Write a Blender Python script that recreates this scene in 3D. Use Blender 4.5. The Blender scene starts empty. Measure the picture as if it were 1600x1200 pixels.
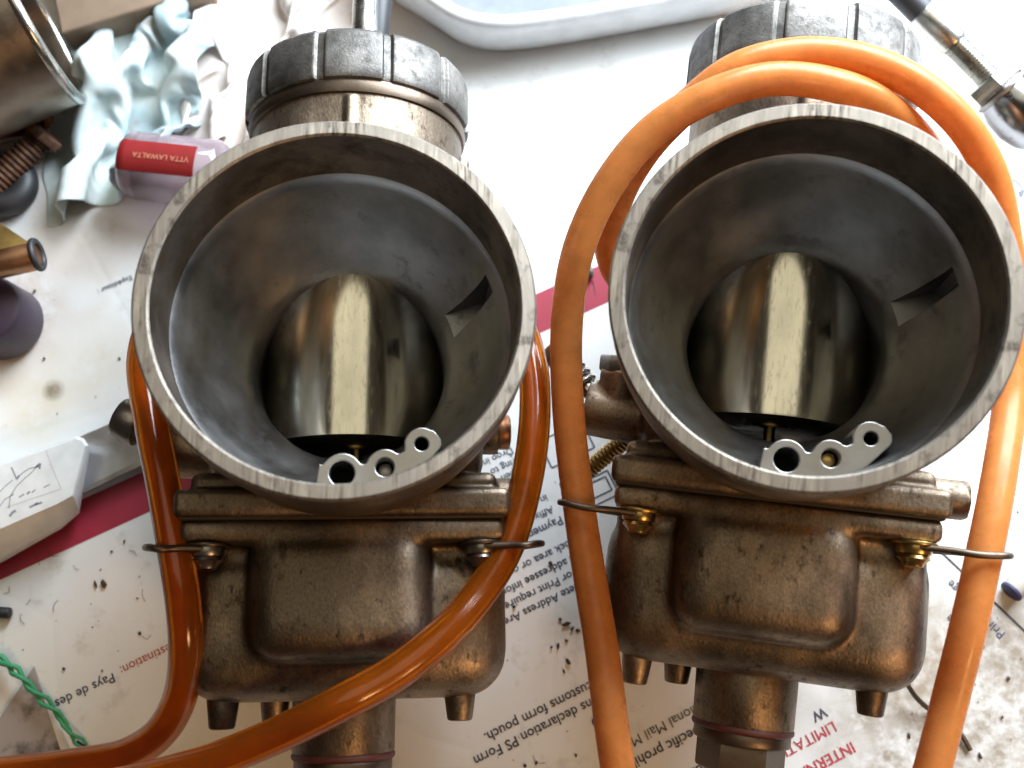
import bpy, bmesh, math, random
from mathutils import Vector, Matrix, noise
MM = 0.001
rad = math.radians
random.seed(11)
sc = bpy.context.scene
col = sc.collection

# ------------------------------------------------------------------ camera
TAU, CAM_H, FPX = rad(14.0), 247.0, 1600.0          # pitch from straight down, height in mm, focal length in photo pixels
cam = bpy.data.cameras.new('camera'); cam_ob = bpy.data.objects.new('camera', cam); col.objects.link(cam_ob)
cam_ob.location = (0, 0, CAM_H*MM); cam_ob.rotation_euler = (TAU, 0, 0)
cam.sensor_width = 36.0; cam.lens = 36.0*FPX/1600.0; cam.clip_start = 0.005; cam.clip_end = 20
cam.dof.use_dof = True; cam.dof.focus_distance = 0.195; cam.dof.aperture_fstop = 20
sc.camera = cam_ob
# ------------------------------------------------------------------ light (indoors: a window, a pale ceiling, a warm room lamp)
w = bpy.data.worlds.new('World'); sc.world = w; w.use_nodes = True
w.node_tree.nodes['Background'].inputs[0].default_value = (1.0, 0.82, 0.62, 1)
w.node_tree.nodes['Background'].inputs[1].default_value = 0.06
def area(name, loc, target, sx, sy, power, colr):
    l = bpy.data.lights.new(name, 'AREA'); l.shape = 'RECTANGLE'; l.size = sx; l.size_y = sy; l.energy = power; l.color = colr
    o = bpy.data.objects.new(name, l); col.objects.link(o); o.location = loc
    o.rotation_euler = (Vector(target)-Vector(loc)).to_track_quat('-Z', 'Y').to_euler()
    return o
area('window_light', (0.19, 0.335, 0.235), (0.05, 0.14, 0.0), 0.36, 0.24, 8.8, (0.78, 0.89, 1.0))
area('ceiling_light', (0.02, 0.42, 1.25), (0.0, 0.08, 0.0), 0.92, 0.92, 3.2, (1.0, 0.91, 0.68))
area('room_lamp', (0.34, -0.36, 0.55), (0.0, 0.03, 0.05), 0.13, 0.13, 1.7, (1.0, 0.56, 0.24))
sc.view_settings.view_transform = 'Standard'; sc.view_settings.look = 'None'
sc.view_settings.exposure = 0.0; sc.view_settings.gamma = 1.0
sc.cycles.max_bounces = 10; sc.cycles.transmission_bounces = 8; sc.cycles.glossy_bounces = 6
sc.cycles.use_denoising = True
sc.cycles.sample_clamp_indirect = 6.0

# ------------------------------------------------------------------ geometry helpers (all lengths in mm)
def at(px, py, z):
    """point in the place (mm) at height z on the line of sight through photo pixel px, py"""
    x, y = (px-800)/FPX, (600-py)/FPX
    s, c = math.sin(TAU), math.cos(TAU)
    d = Vector((x, y*c+s, y*s-c)); k = (z-CAM_H)/d.z
    return Vector((d.x*k, d.y*k, z))
def srgb(r, g, b):
    f = lambda v: (v/255/12.92) if v/255 <= 0.04045 else ((v/255+0.055)/1.055)**2.4
    return (f(r), f(g), f(b), 1)
def finish(bm, name='m', smooth=None, recalc=True):
    if recalc: bmesh.ops.recalc_face_normals(bm, faces=bm.faces[:])
    me = bpy.data.meshes.new(name)
    bmesh.ops.scale(bm, vec=(MM, MM, MM), verts=bm.verts[:])
    bm.to_mesh(me); bm.free()
    if smooth is not None:
        me.shade_smooth()
        if smooth < 180: me.set_sharp_from_angle(angle=rad(smooth))
    return me
def obj(name, me, mat=None, parent=None, loc=None):
    o = bpy.data.objects.new(name, me); col.objects.link(o)
    if mat is not None:
        mats = mat if isinstance(mat, (list, tuple)) else [mat]
        me.materials.clear()
        for m in mats: me.materials.append(m)
    if parent is not None: o.parent = parent
    if loc is not None: o.location = Vector(loc)*MM
    return o
def tag(o, label, cat, group=None, kind=None):
    o['label'] = label; o['category'] = cat
    if group: o['group'] = group
    if kind: o['kind'] = kind
    return o
def thing(name, label, cat, loc=(0, 0, 0), group=None):
    o = bpy.data.objects.new(name, None); col.objects.link(o); o.location = Vector(loc)*MM; o.empty_display_size = 0.01
    return tag(o, label, cat, group)
def basis(d):
    d = d.normalized(); a = Vector((0, 0, 1)) if abs(d.z) < 0.9 else Vector((1, 0, 0))
    u = d.cross(a).normalized(); return u, d.cross(u).normalized()
def add_cyl(bm, p0, p1, r0, r1=None, n=32, mat=0, bevel=0.0):
    p0, p1 = Vector(p0), Vector(p1); r1 = r0 if r1 is None else r1
    d = (p1-p0); L = d.length; d.normalize(); u, v = basis(d)
    rings = [(0, r0), (L, r1)] if bevel <= 0 else [(0, r0-bevel), (bevel*0.3, r0-bevel*0.3), (bevel, r0), (L-bevel, r1), (L-bevel*0.3, r1-bevel*0.3), (L, r1-bevel)]
    vs = []
    for h, r in rings:
        vs.append([bm.verts.new(p0+d*h+u*(r*math.cos(2*math.pi*i/n))+v*(r*math.sin(2*math.pi*i/n))) for i in range(n)])
    for a, b in zip(vs, vs[1:]):
        for i in range(n):
            f = bm.faces.new((a[i], a[(i+1) % n], b[(i+1) % n], b[i])); f.material_index = mat
    for ring in (vs[0][::-1], vs[-1]): bm.faces.new(ring).material_index = mat
def cyl(p0, p1, r0, r1=None, n=32, bevel=0.0, name='m', smooth=35):
    bm = bmesh.new(); add_cyl(bm, p0, p1, r0, r1, n, 0, bevel); return finish(bm, name, smooth)
def add_lathe(bm, prof, n=96, axis='Z', closed=False, mats=None, rfun=None):
    rings = []
    for r, h in prof:
        ring = []
        for i in range(n):
            a = 2*math.pi*i/n; rr = r if rfun is None else rfun(r, h, a)
            c, s = rr*math.cos(a), rr*math.sin(a)
            ring.append(bm.verts.new((c, s, h) if axis == 'Z' else (c, h, s)))
        rings.append(ring)
    pairs = list(zip(range(len(rings)-1), range(1, len(rings))))
    if closed: pairs.append((len(rings)-1, 0))
    for k, (a, b) in enumerate(pairs):
        for i in range(n):
            f = bm.faces.new((rings[a][i], rings[a][(i+1) % n], rings[b][(i+1) % n], rings[b][i]))
            if mats: f.material_index = mats[k]
    if not closed:
        bm.faces.new(rings[0][::-1]); bm.faces.new(rings[-1])
def add_box(bm, lo, hi, bev=0.0, seg=3):
    lo, hi = Vector(lo), Vector(hi)
    r = bmesh.ops.create_cube(bm, size=1.0)
    for v in r['verts']: v.co = Vector([(lo[i]+hi[i])/2+v.co[i]*(hi[i]-lo[i]) for i in range(3)])
    if bev > 0:
        es = list({e for v in r['verts'] for e in v.link_edges})
        bmesh.ops.bevel(bm, geom=es, offset=bev, segments=seg, affect='EDGES', profile=0.5)
def add_ring(bm, p, d, R, r, n=40, m=10):
    u, v = basis(Vector(d)); d = Vector(d).normalized(); p = Vector(p); rings = []
    for i in range(n):
        a = 2*math.pi*i/n; e = u*math.cos(a)+v*math.sin(a)
        rings.append([bm.verts.new(p+e*(R+r*math.cos(2*math.pi*j/m))+d*(r*math.sin(2*math.pi*j/m))) for j in range(m)])
    for i in range(n):
        for j in range(m):
            bm.faces.new((rings[i][j], rings[(i+1) % n][j], rings[(i+1) % n][(j+1) % m], rings[i][(j+1) % m]))
def spline(pts, step=1.5):
    pts = [Vector(p) for p in pts]; P = [pts[0]*2-pts[1]]+pts+[pts[-1]*2-pts[-2]]; out = []
    for i in range(1, len(P)-2):
        p0, p1, p2, p3 = P[i-1:i+3]; n = max(2, int((p2-p1).length/step))
        t0 = 0.0; t1 = t0+max(1e-6, (p1-p0).length)**0.5; t2 = t1+(p2-p1).length**0.5; t3 = t2+max(1e-6, (p3-p2).length)**0.5
        for k in range(n):
            t = t1+(t2-t1)*k/n
            A1 = p0*((t1-t)/(t1-t0))+p1*((t-t0)/(t1-t0)); A2 = p1*((t2-t)/(t2-t1))+p2*((t-t1)/(t2-t1)); A3 = p2*((t3-t)/(t3-t2))+p3*((t-t2)/(t3-t2))
            B1 = A1*((t2-t)/(t2-t0))+A2*((t-t0)/(t2-t0)); B2 = A2*((t3-t)/(t3-t1))+A3*((t-t1)/(t3-t1))
            out.append(B1*((t2-t)/(t2-t1))+B2*((t-t1)/(t2-t1)))
    out.append(pts[-1]); return out
def add_tube(bm, path, r, n=16, rin=None):
    """sweep a circle along path; with rin the tube is hollow and open-walled"""
    path = [Vector(p) for p in path]; T = []
    for i in range(len(path)):
        a, b = path[max(0, i-1)], path[min(len(path)-1, i+1)]; T.append((b-a).normalized())
    u, _ = basis(T[0]); outer, inner = [], []
    for i, p in enumerate(path):
        u = (u-T[i]*u.dot(T[i])).normalized(); v = T[i].cross(u)
        rr = r(i/(len(path)-1)) if callable(r) else r
        outer.append([bm.verts.new(p+u*(rr*math.cos(2*math.pi*k/n))+v*(rr*math.sin(2*math.pi*k/n))) for k in range(n)])
        if rin: inner.append([bm.verts.new(p+u*(rin*math.cos(2*math.pi*k/n))+v*(rin*math.sin(2*math.pi*k/n))) for k in range(n)])
    for i in range(len(path)-1):
        for k in range(n):
            j = (k+1) % n
            bm.faces.new((outer[i][k], outer[i][j], outer[i+1][j], outer[i+1][k]))
            if rin: bm.faces.new((inner[i][j], inner[i][k], inner[i+1][k], inner[i+1][j]))
    for e in (0, -1):
        if rin:
            for k in range(n): bm.faces.new((outer[e][k], outer[e][(k+1) % n], inner[e][(k+1) % n], inner[e][k]))
        else: bm.faces.new(outer[e])
def tube(path, r, n=16, rin=None, name='m'):
    bm = bmesh.new(); add_tube(bm, path, r, n, rin); return finish(bm, name, 60)
def evaluated(o):
    dg = bpy.context.evaluated_depsgraph_get(); me = bpy.data.meshes.new_from_object(o.evaluated_get(dg))
    d = o.data; bpy.data.objects.remove(o); bpy.data.meshes.remove(d) if isinstance(d, bpy.types.Mesh) else bpy.data.curves.remove(d)
    return me
def cast(bm, voxel=0.6, smooth=6, name='casting'):
    """melt overlapping solids into one casting with filleted joins"""
    o = bpy.data.objects.new('tmp', finish(bm)); col.objects.link(o)
    m = o.modifiers.new('r', 'REMESH'); m.mode = 'VOXEL'; m.voxel_size = voxel*MM
    s = o.modifiers.new('s', 'SMOOTH'); s.iterations = smooth; s.factor = 0.5
    me = evaluated(o); me.shade_smooth(); me.name = name; return me
def prism(poly, z0, z1, bev=0.0, name='m'):
    bm = bmesh.new()
    a = [bm.verts.new((p[0], p[1], z0)) for p in poly]; f = bm.faces.new(a)
    r = bmesh.ops.extrude_face_region(bm, geom=[f])
    for v in r['geom']:
        if isinstance(v, bmesh.types.BMVert): v.co.z = z1
    if bev > 0: bmesh.ops.bevel(bm, geom=bm.edges[:], offset=bev, segments=3, affect='EDGES', profile=0.5)
    return finish(bm, name, 40)
def flat(polys, z, name='m'):
    bm = bmesh.new()
    for poly in polys:
        f = bm.faces.new([bm.verts.new((p[0], p[1], z)) for p in poly]); f.normal_update()
        if f.normal.z < 0: f.normal_flip()
    return finish(bm, name, None, False)
def stroke(a, b, wd):
    a, b = Vector(a[:2]), Vector(b[:2]); n = (b-a).normalized(); n = Vector((-n.y, n.x))*wd/2
    return [a+n, a-n, b-n, b+n]
def text_mesh(s, size, align='LEFT', bold=0.0):
    c = bpy.data.curves.new('t', 'FONT'); c.body = s; c.size = size; c.align_x = align; c.fill_mode = 'BOTH'; c.resolution_u = 3; c.offset = bold
    o = bpy.data.objects.new('t', c); col.objects.link(o); me = evaluated(o); me.transform(Matrix.Scale(MM, 4)); return me

# ------------------------------------------------------------------ materials
class NT:
    def __init__(s, name):
        s.m = bpy.data.materials.new(name); s.m.use_nodes = True; s.t = s.m.node_tree; s.p = s.t.nodes['Principled BSDF']; s.out = s.t.nodes['Material Output']
    def n(s, kind, **kw):
        nd = s.t.nodes.new(kind)
        for k, v in kw.items(): setattr(nd, k, v)
        return nd
    def l(s, a, b): s.t.links.new(a, b)
    def coord(s, scale=(1, 1, 1)):
        tc = s.n('ShaderNodeTexCoord'); mp = s.n('ShaderNodeMapping'); mp.inputs['Scale'].default_value = scale; s.l(tc.outputs['Object'], mp.inputs[0]); return mp.outputs[0]
    def noise(s, vec, scale, detail=4, rough=0.6):
        nz = s.n('ShaderNodeTexNoise'); nz.inputs['Scale'].default_value = scale; nz.inputs['Detail'].default_value = detail; nz.inputs['Roughness'].default_value = rough; s.l(vec, nz.inputs['Vector']); return nz.outputs['Fac']
    def ramp(s, fac, stops):
        r = s.n('ShaderNodeValToRGB'); e = r.color_ramp.elements
        while len(e) < len(stops): e.new(0.5)
        for el, (p, c) in zip(e, stops): el.position = p; el.color = c if len(c) == 4 else (*c, 1)
        s.l(fac, r.inputs[0]); return r.outputs[0]
    def mix(s, fac, a, b, mode='MIX'):
        m = s.n('ShaderNodeMix', data_type='RGBA', blend_type=mode)
        for sock, v in ((m.inputs[0], fac), (m.inputs[6], a), (m.inputs[7], b)):
            if isinstance(v, (tuple, float, int)): sock.default_value = v
            else: s.l(v, sock)
        return m.outputs[2]
    def bump(s, h, strength, dist=0.1):
        b = s.n('ShaderNodeBump'); b.inputs['Strength'].default_value = strength; b.inputs['Distance'].default_value = dist*MM; s.l(h, b.inputs['Height']); s.l(b.outputs[0], s.p.inputs['Normal'])
    def set(s, **kw):
        for k, v in kw.items():
            i = s.p.inputs[k]
            if hasattr(v, 'node'): s.l(v, i)
            else: i.default_value = v
        return s.m
def g(v): return (v, v, v, 1)
def metal(name, base, rough=0.4, dirt=(0.1, 0.08, 0.06, 1), dirt_at=(0.60, 0.75), scale=260, dscale=420, bump=0.25, dirt_amt=0.8, stretch=(1, 1, 1), metallic=1.0, rvar=0.12, patina=0.72, grain=0.0):
    m = NT(name); v = m.coord(stretch); oi = m.n('ShaderNodeObjectInfo'); va = m.n('ShaderNodeVectorMath', operation='ADD'); m.l(v, va.inputs[0]); m.l(oi.outputs['Random'], va.inputs[1]); v = va.outputs[0]
    n1 = m.noise(v, scale*0.35, 5); n2 = m.noise(v, dscale, 6, 0.7); n3 = m.noise(v, scale*8, 3)
    dark = tuple(c*patina for c in base[:3])+(1,)
    c1 = m.mix(m.ramp(n1, [(0.35, g(0)), (0.65, g(1))]), dark, base)
    dm = m.ramp(n2, [(dirt_at[0], g(0)), (dirt_at[1], g(dirt_amt))])
    c2 = m.mix(dm, c1, dirt)
    r = m.ramp(n1, [(0.2, g(rough-rvar)), (0.8, g(rough+rvar))])
    r2 = m.mix(dm, r, g(0.75))
    if grain > 0:
        fine = m.ramp(m.noise(v, 2600, 4, 0.7), [(0.35, g(1-grain)), (0.62, g(1))]); c2 = m.mix(1.0, c2, fine, 'MULTIPLY')
        big = m.ramp(m.noise(v, 45, 6, 0.65), [(0.42, g(0.45)), (0.58, g(1))]); c2 = m.mix(1.0, c2, big, 'MULTIPLY')
    m.bump(n3, bump, 0.08)
    return m.set(**{'Base Color': c2, 'Roughness': r2, 'Metallic': metallic})
M = {}
M['cast'] = metal('cast_aluminium', (0.47, 0.36, 0.26, 1), 0.48, dirt=(0.045, 0.033, 0.024, 1), dirt_at=(0.56, 0.70), dscale=420, stretch=(1, 0.6, 1), bump=0.9, rvar=0.16, patina=0.6, grain=0.35)
M['bore'] = metal('bore_alloy', (0.33, 0.325, 0.32, 1), 0.44, dirt=(0.09, 0.08, 0.07, 1), dirt_at=(0.56, 0.80), dscale=160, bump=0.35, patina=0.6)
M['counter'] = metal('stained_alloy', (0.26, 0.22, 0.185, 1), 0.45, dirt=(0.04, 0.03, 0.03, 1), dirt_at=(0.47, 0.70), dscale=120, bump=0.4, patina=0.55)
M['plate'] = metal('machined_plate', (0.34, 0.325, 0.31, 1), 0.38, dirt_at=(0.68, 0.9), bump=0.1)
M['slide'] = metal('polished_slide', (0.58, 0.56, 0.48, 1), 0.14, dirt=(0.34, 0.31, 0.24, 1), dirt_at=(0.5, 0.85), stretch=(1, 0.25, 1), scale=420, dscale=1500, bump=0.03, dirt_amt=0.4, rvar=0.04)
M['steel'] = metal('dull_steel', (0.30, 0.28, 0.27, 1), 0.36, dirt=(0.05, 0.04, 0.03, 1))
M['zinc'] = metal('zinc_plated_steel', (0.55, 0.54, 0.50, 1), 0.25, dirt=(0.12, 0.09, 0.05, 1))
M['chrome'] = metal('chromed_steel', (0.36, 0.36, 0.38, 1), 0.18, dirt=(0.1, 0.1, 0.12, 1), bump=0.05)
M['brass'] = metal('dull_brass', (0.52, 0.36, 0.14, 1), 0.33, dirt=(0.08, 0.05, 0.02, 1))
M['wire'] = metal('rusty_wire', (0.16, 0.12, 0.09, 1), 0.45, dirt=(0.05, 0.03, 0.02, 1))
M['copper'] = metal('brown_copper', (0.42, 0.22, 0.12, 1), 0.4, dirt=(0.07, 0.04, 0.02, 1))
M['rust'] = metal('rusted_steel', (0.16, 0.07, 0.035, 1), 0.65, dirt=(0.03, 0.015, 0.01, 1), dirt_at=(0.45, 0.6), metallic=0.4)
M['cap'] = metal('weathered_dark_cap', (0.36, 0.335, 0.305, 1), 0.54, dirt=(0.07, 0.06, 0.05, 1), dirt_at=(0.48, 0.78), bump=0.8, metallic=0.9, grain=0.3)
def lip():
    m = NT('filed_rim_alloy'); v = m.coord((1700, 110, 900)); v2 = m.coord((1, 1, 1))
    s1 = m.noise(v, 1.0, 4, 0.7); n2 = m.noise(v2, 260, 4)
    c = m.ramp(s1, [(0.32, (0.04, 0.033, 0.027)), (0.44, (0.26, 0.22, 0.18)), (0.58, (0.44, 0.385, 0.315)), (0.75, (0.56, 0.50, 0.42))])
    patch = m.ramp(m.noise(v2, 120, 5), [(0.38, g(0)), (0.62, g(1))])
    c = m.mix(patch, (0.33, 0.29, 0.245, 1), c); c = m.mix(1.0, c, g(0.82), 'MULTIPLY')
    c = m.mix(m.ramp(n2, [(0.56, g(0)), (0.68, g(0.8))]), c, (0.07, 0.055, 0.045, 1))
    m.bump(s1, 0.35, 0.1)
    return m.set(**{'Base Color': c, 'Roughness': 0.5, 'Metallic': 0.9})
M['lip'] = lip()
def plain(name, c, rough=0.5, **kw):
    m = NT(name); v = m.coord(); n = m.noise(v, 180, 5); n2 = m.noise(v, 1800, 3)
    cc = m.mix(m.ramp(n, [(0.3, g(0)), (0.7, g(1))]), tuple(x*0.82 for x in c[:3])+(1,), c)
    m.bump(n2, 0.15, 0.05)
    return m.set(**{'Base Color': cc, 'Roughness': rough, **kw})
M['rubber'] = plain('black_rubber', (0.02, 0.02, 0.022, 1), 0.5)
M['oring'] = plain('dark_red_rubber', (0.10, 0.022, 0.016, 1), 0.55)
M['gasket'] = plain('dark_gasket', (0.05, 0.04, 0.03, 1), 0.8)
M['hole'] = plain('hole_shade', (0.01, 0.01, 0.01, 1), 0.9)
M['purple'] = plain('dark_purple_plastic', (0.03, 0.016, 0.034, 1), 0.4)
M['handle'] = plain('white_plastic', (0.80, 0.81, 0.80, 1), 0.38)
M['tray'] = plain('white_tray_plastic', (0.82, 0.83, 0.85, 1), 0.35)
M['tray_in'] = plain('grey_blue_basin', (0.20, 0.215, 0.245, 1), 0.6, **{'Specular IOR Level': 0.2})
M['ink'] = plain('navy_ink', (0.030, 0.045, 0.085, 1), 0.6)
M['inkred'] = plain('red_ink', (0.42, 0.03, 0.05, 1), 0.6)
M['band'] = plain('red_print', (0.36, 0.018, 0.045, 1), 0.55)
M['line'] = plain('black_ink', (0.03, 0.03, 0.035, 1), 0.6)
M['faint'] = plain('faint_grey_ink', (0.28, 0.30, 0.33, 1), 0.6)
M['crumb'] = plain('brown_dirt', (0.07, 0.04, 0.025, 1), 0.9)
M['string'] = plain('green_string', (0.05, 0.34, 0.15, 1), 0.6)
M['board'] = plain('brown_cardboard', (0.24, 0.165, 0.11, 1), 0.8)
M['redlabel'] = plain('red_label', (0.24, 0.008, 0.008, 1), 0.5)
M['labelink'] = plain('pale_orange_ink', (0.55, 0.22, 0.12, 1), 0.5)
M['butt'] = plain('off_white_tip', (0.40, 0.37, 0.32, 1), 0.7)
M['blue'] = plain('blue_end', (0.025, 0.025, 0.075, 1), 0.6)
def hose_mat(name, base, trans, tl):
    m = NT(name); v = m.coord(); n = m.noise(v, 300, 4); 
    c = m.mix(m.ramp(n, [(0.3, g(0)), (0.7, g(1))]), tuple(x*0.8 for x in base[:3])+(1,), base)
    m.set(**{'Base Color': c, 'Roughness': 0.14 if trans > 0.5 else m.ramp(m.noise(v, 260, 5), [(0.35, g(0.2)), (0.7, g(0.42))]), 'IOR': 1.42, 'Transmission Weight': trans})
    t = m.n('ShaderNodeBsdfTranslucent'); m.l(c, t.inputs[0]); mx = m.n('ShaderNodeMixShader'); mx.inputs[0].default_value = tl
    m.l(m.p.outputs[0], mx.inputs[1]); m.l(t.outputs[0], mx.inputs[2]); m.l(mx.outputs[0], m.out.inputs[0]); return m.m
M['hose_clear'] = hose_mat('amber_clear_hose', (0.72, 0.215, 0.016, 1), 0.82, 0.10)
M['hose_milky'] = hose_mat('amber_milky_hose', (0.84, 0.35, 0.095, 1), 0.12, 0.48)
def vial_mat():
    m = NT('mauve_clear_plastic'); return m.set(**{'Base Color': (0.55, 0.42, 0.45, 1), 'Roughness': 0.12, 'Transmission Weight': 0.7, 'IOR': 1.45})
M['vial'] = vial_mat()
def paper():
    m = NT('soiled_white_paper'); v = m.coord()
    tone = m.mix(m.ramp(m.noise(v, 14, 3), [(0.35, g(0)), (0.65, g(1))]), (0.70, 0.68, 0.64, 1), (0.80, 0.80, 0.80, 1))
    sm = m.ramp(m.noise(v, 95, 7, 0.72), [(0.56, g(0)), (0.80, g(0.7))])
    c = m.mix(sm, tone, (0.36, 0.31, 0.25, 1))
    tc = m.n('ShaderNodeTexCoord')
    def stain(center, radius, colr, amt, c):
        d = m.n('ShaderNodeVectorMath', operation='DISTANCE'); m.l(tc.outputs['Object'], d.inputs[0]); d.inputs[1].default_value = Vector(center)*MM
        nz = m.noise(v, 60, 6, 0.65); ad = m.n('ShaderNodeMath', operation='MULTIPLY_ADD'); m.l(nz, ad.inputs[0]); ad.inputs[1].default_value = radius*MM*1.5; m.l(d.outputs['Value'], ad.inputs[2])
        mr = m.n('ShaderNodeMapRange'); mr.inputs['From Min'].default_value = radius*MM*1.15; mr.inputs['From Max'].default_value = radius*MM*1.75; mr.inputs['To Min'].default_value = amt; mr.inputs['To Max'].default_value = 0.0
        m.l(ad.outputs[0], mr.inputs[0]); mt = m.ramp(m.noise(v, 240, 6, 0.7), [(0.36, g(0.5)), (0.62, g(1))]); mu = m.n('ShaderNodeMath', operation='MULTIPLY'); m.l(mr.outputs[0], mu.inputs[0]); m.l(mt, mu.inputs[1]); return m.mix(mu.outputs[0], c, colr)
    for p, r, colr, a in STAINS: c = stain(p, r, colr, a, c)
    sp = m.ramp(m.noise(v, 900, 4, 0.6), [(0.70, g(0)), (0.76, g(0.8))])
    c = m.mix(sp, c, (0.12, 0.09, 0.07, 1))
    vo = m.n('ShaderNodeTexVoronoi', feature='DISTANCE_TO_EDGE'); vo.inputs['Scale'].default_value = 22; m.l(v, vo.inputs['Vector'])
    cr = m.ramp(vo.outputs['Distance'], [(0.0, g(0.25)), (0.03, g(0.5))])
    m.bump(m.mix(0.5, m.noise(v, 40, 4), cr), 0.45, 0.9)
    return m.set(**{'Base Color': c, 'Roughness': 0.62})
def cloth(name, a, b, stain, st_at=(0.60, 0.72)):
    m = NT(name); v = m.coord(); n1 = m.noise(v, 45, 4); n2 = m.noise(v, 60, 5, 0.6); n3 = m.noise(v, 2500, 2)
    c = m.mix(m.ramp(n1, [(0.42, g(0)), (0.60, g(1))]), a, b)
    c = m.mix(m.ramp(n2, [(st_at[0], g(0)), (st_at[1], g(0.75))]), c, stain)
    m.bump(n3, 0.3, 0.1); return m.set(**{'Base Color': c, 'Roughness': 0.85})

# ------------------------------------------------------------------ setting: the table top
bm = bmesh.new(); add_box(bm, (-420, -260, -30), (420, 520, 0), 1.0, 2)
tb = obj('table_top', finish(bm, 'table_top', 40), plain('white_laminate', (0.78, 0.78, 0.77, 1), 0.4)); tb['kind'] = 'structure'; tb['label'] = 'white table top under the mailing envelope'

# ------------------------------------------------------------------ the printed mailing envelope the carburetors stand on
PZ = 0.4
b0, b1 = at(241, 796, PZ), at(845, 520, PZ)
ANG = math.atan2(b1.y-b0.y, b1.x-b0.x); E1 = Vector((math.cos(ANG), math.sin(ANG), 0)); E2 = Vector((-E1.y, E1.x, 0))
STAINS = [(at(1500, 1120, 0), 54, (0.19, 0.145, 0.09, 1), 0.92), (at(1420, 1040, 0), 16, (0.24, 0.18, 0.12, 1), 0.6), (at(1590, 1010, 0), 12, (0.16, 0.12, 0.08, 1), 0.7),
          (at(60, 640, 0), 13, (0.62, 0.52, 0.32, 1), 0.55), (at(140, 560, 0), 16, (0.62, 0.50, 0.34, 1), 0.5), (at(85, 610, 0), 3.2, (0.20, 0.15, 0.09, 1), 0.85),
          (at(30, 480, 0), 24, (0.45, 0.33, 0.24, 1), 0.6), (at(150, 330, 0), 20, (0.45, 0.33, 0.24, 1), 0.5), (at(890, 980, 0), 7, (0.42, 0.38, 0.33, 1), 0.5)]
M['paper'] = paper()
c0 = Vector((0, 70, 0))
def env_pt(u, v): p = c0+E1*u+E2*v; return (p.x, p.y)
bm = bmesh.new(); NU, NV = 90, 70; gv = {}
for i in range(NU+1):
    for j in range(NV+1):
        u, v = -205+410*i/NU, -165+275*j/NV; x, y = env_pt(u, v)
        gv[i, j] = bm.verts.new((x, y, 0.25+0.0*u))
for i in range(NU):
    for j in range(NV): bm.faces.new((gv[i, j], gv[i+1, j], gv[i+1, j+1], gv[i, j+1]))
for f in bm.faces: f.normal_update()
r = bmesh.ops.extrude_face_region(bm, geom=bm.faces[:])
for v in r['geom']:
    if isinstance(v, bmesh.types.BMVert): v.co.z = PZ-0.08
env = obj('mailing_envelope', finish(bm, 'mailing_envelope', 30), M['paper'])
tag(env, 'soiled white printed mailing envelope lying under both carburetors, red band across it', 'envelope')
u0 = at(845, 456, PZ)
sA, sB = b0-E1*170, b1+E1*45
wid = (u0-b1).dot(E2)
obj('printed_band', flat([[sA, sB, sB+E2*wid, sA+E2*wid]], PZ, 'printed_band'), M['band'], env)
INKZ = PZ+0.05
def lettering(s, px, py, size, mat, ang=ANG+math.pi, align='LEFT', bold=0.0):
    o = obj('lettering', text_mesh(s, size, align, bold), M[mat], env); p = at(px, py, INKZ)
    o.location = p*MM; o.rotation_euler = (0, 0, ang)
for a in [('2. Payment of postage', 893, 798, 2.9, 'ink', 'b'), ('Affix stamps or meter', 862, 790, 2.6, 'ink', ''), ('in upper corner', 853, 772, 2.6, 'ink', ''),
          ('block area or on label', 901, 838, 2.75, 'ink', 'b'), ('nd addressee information', 905, 862, 2.75, 'ink', 'b'), ('e or Print required', 904, 886, 2.75, 'ink', 'b'), ('mplete Address Area', 920, 902, 2.75, 'ink', 'b'),
          ('E customs form pouch.', 938, 1056, 3.2, 'ink', 'B'), ('toms declaration PS Form', 945, 1080, 3.2, 'ink', 'B'),
          ('Bring to', 812, 712, 2.5, 'ink', ''), ('Drop in', 799, 698, 2.5, 'ink', ''), ('open', 811, 730, 2.5, 'ink', ''),
          ('Wi', 1002, 1045, 3.1, 'ink', 'B'), ('ational Mail Manual', 1096, 1096, 3.3, 'ink', 'B'), ('y-specific prohibitions', 1113, 1122, 3.3, 'ink', 'B'), ('hazardous', 1160, 1160, 3.3, 'ink', 'B'), ('Priority', 1195, 1168, 3.3, 'ink', 'B'), ('an', 968, 1185, 3.1, 'ink', 'B'),
          ('W', 1287, 1104, 3.3, 'ink', 'B'), ('LIMITATIONS', 1302, 1126, 3.5, 'inkred', 'b'), ('INTERNATIONAL', 1331, 1158, 3.5, 'inkred', 'b'),
          ('Destination:', 280, 998, 3.05, 'inkred', ''), ('Pays de destination:', 177, 1051, 3.1, 'ink', 'b'), ('Expéditeur :', 205, 430, 1.9, 'ink', '')]:
    lettering(*a[:5], bold={'': 0.01, 'b': 0.03, 'B': 0.045}[a[5]] if 'M' not in a[0] else 0.0)
q0, q1 = at(1470, 862, PZ), at(1600, 985, PZ); ANG2 = math.atan2(q0.y-q1.y, q0.x-q1.x)
q1e = q1+(q1-q0)*0.6; q0e = q0-(q1-q0)*0.4
obj('printed_line', flat([stroke(q0e, q1e, 0.5)], INKZ, 'printed_line'), M['line'], env)
for a in [('Print', 1572, 990, 3.0), ('Schedule', 1540, 1012, 3.0), ('Postage', 1534, 950, 3.0)]: lettering(a[0], a[1], a[2], a[3], 'ink', ANG2, bold=0.02)
lettering('OC', 1625, 252, 9.0, 'faint', ANG+math.pi+0.05); lettering('and', 1612, 290, 3.0, 'ink', ANG+math.pi)
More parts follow.
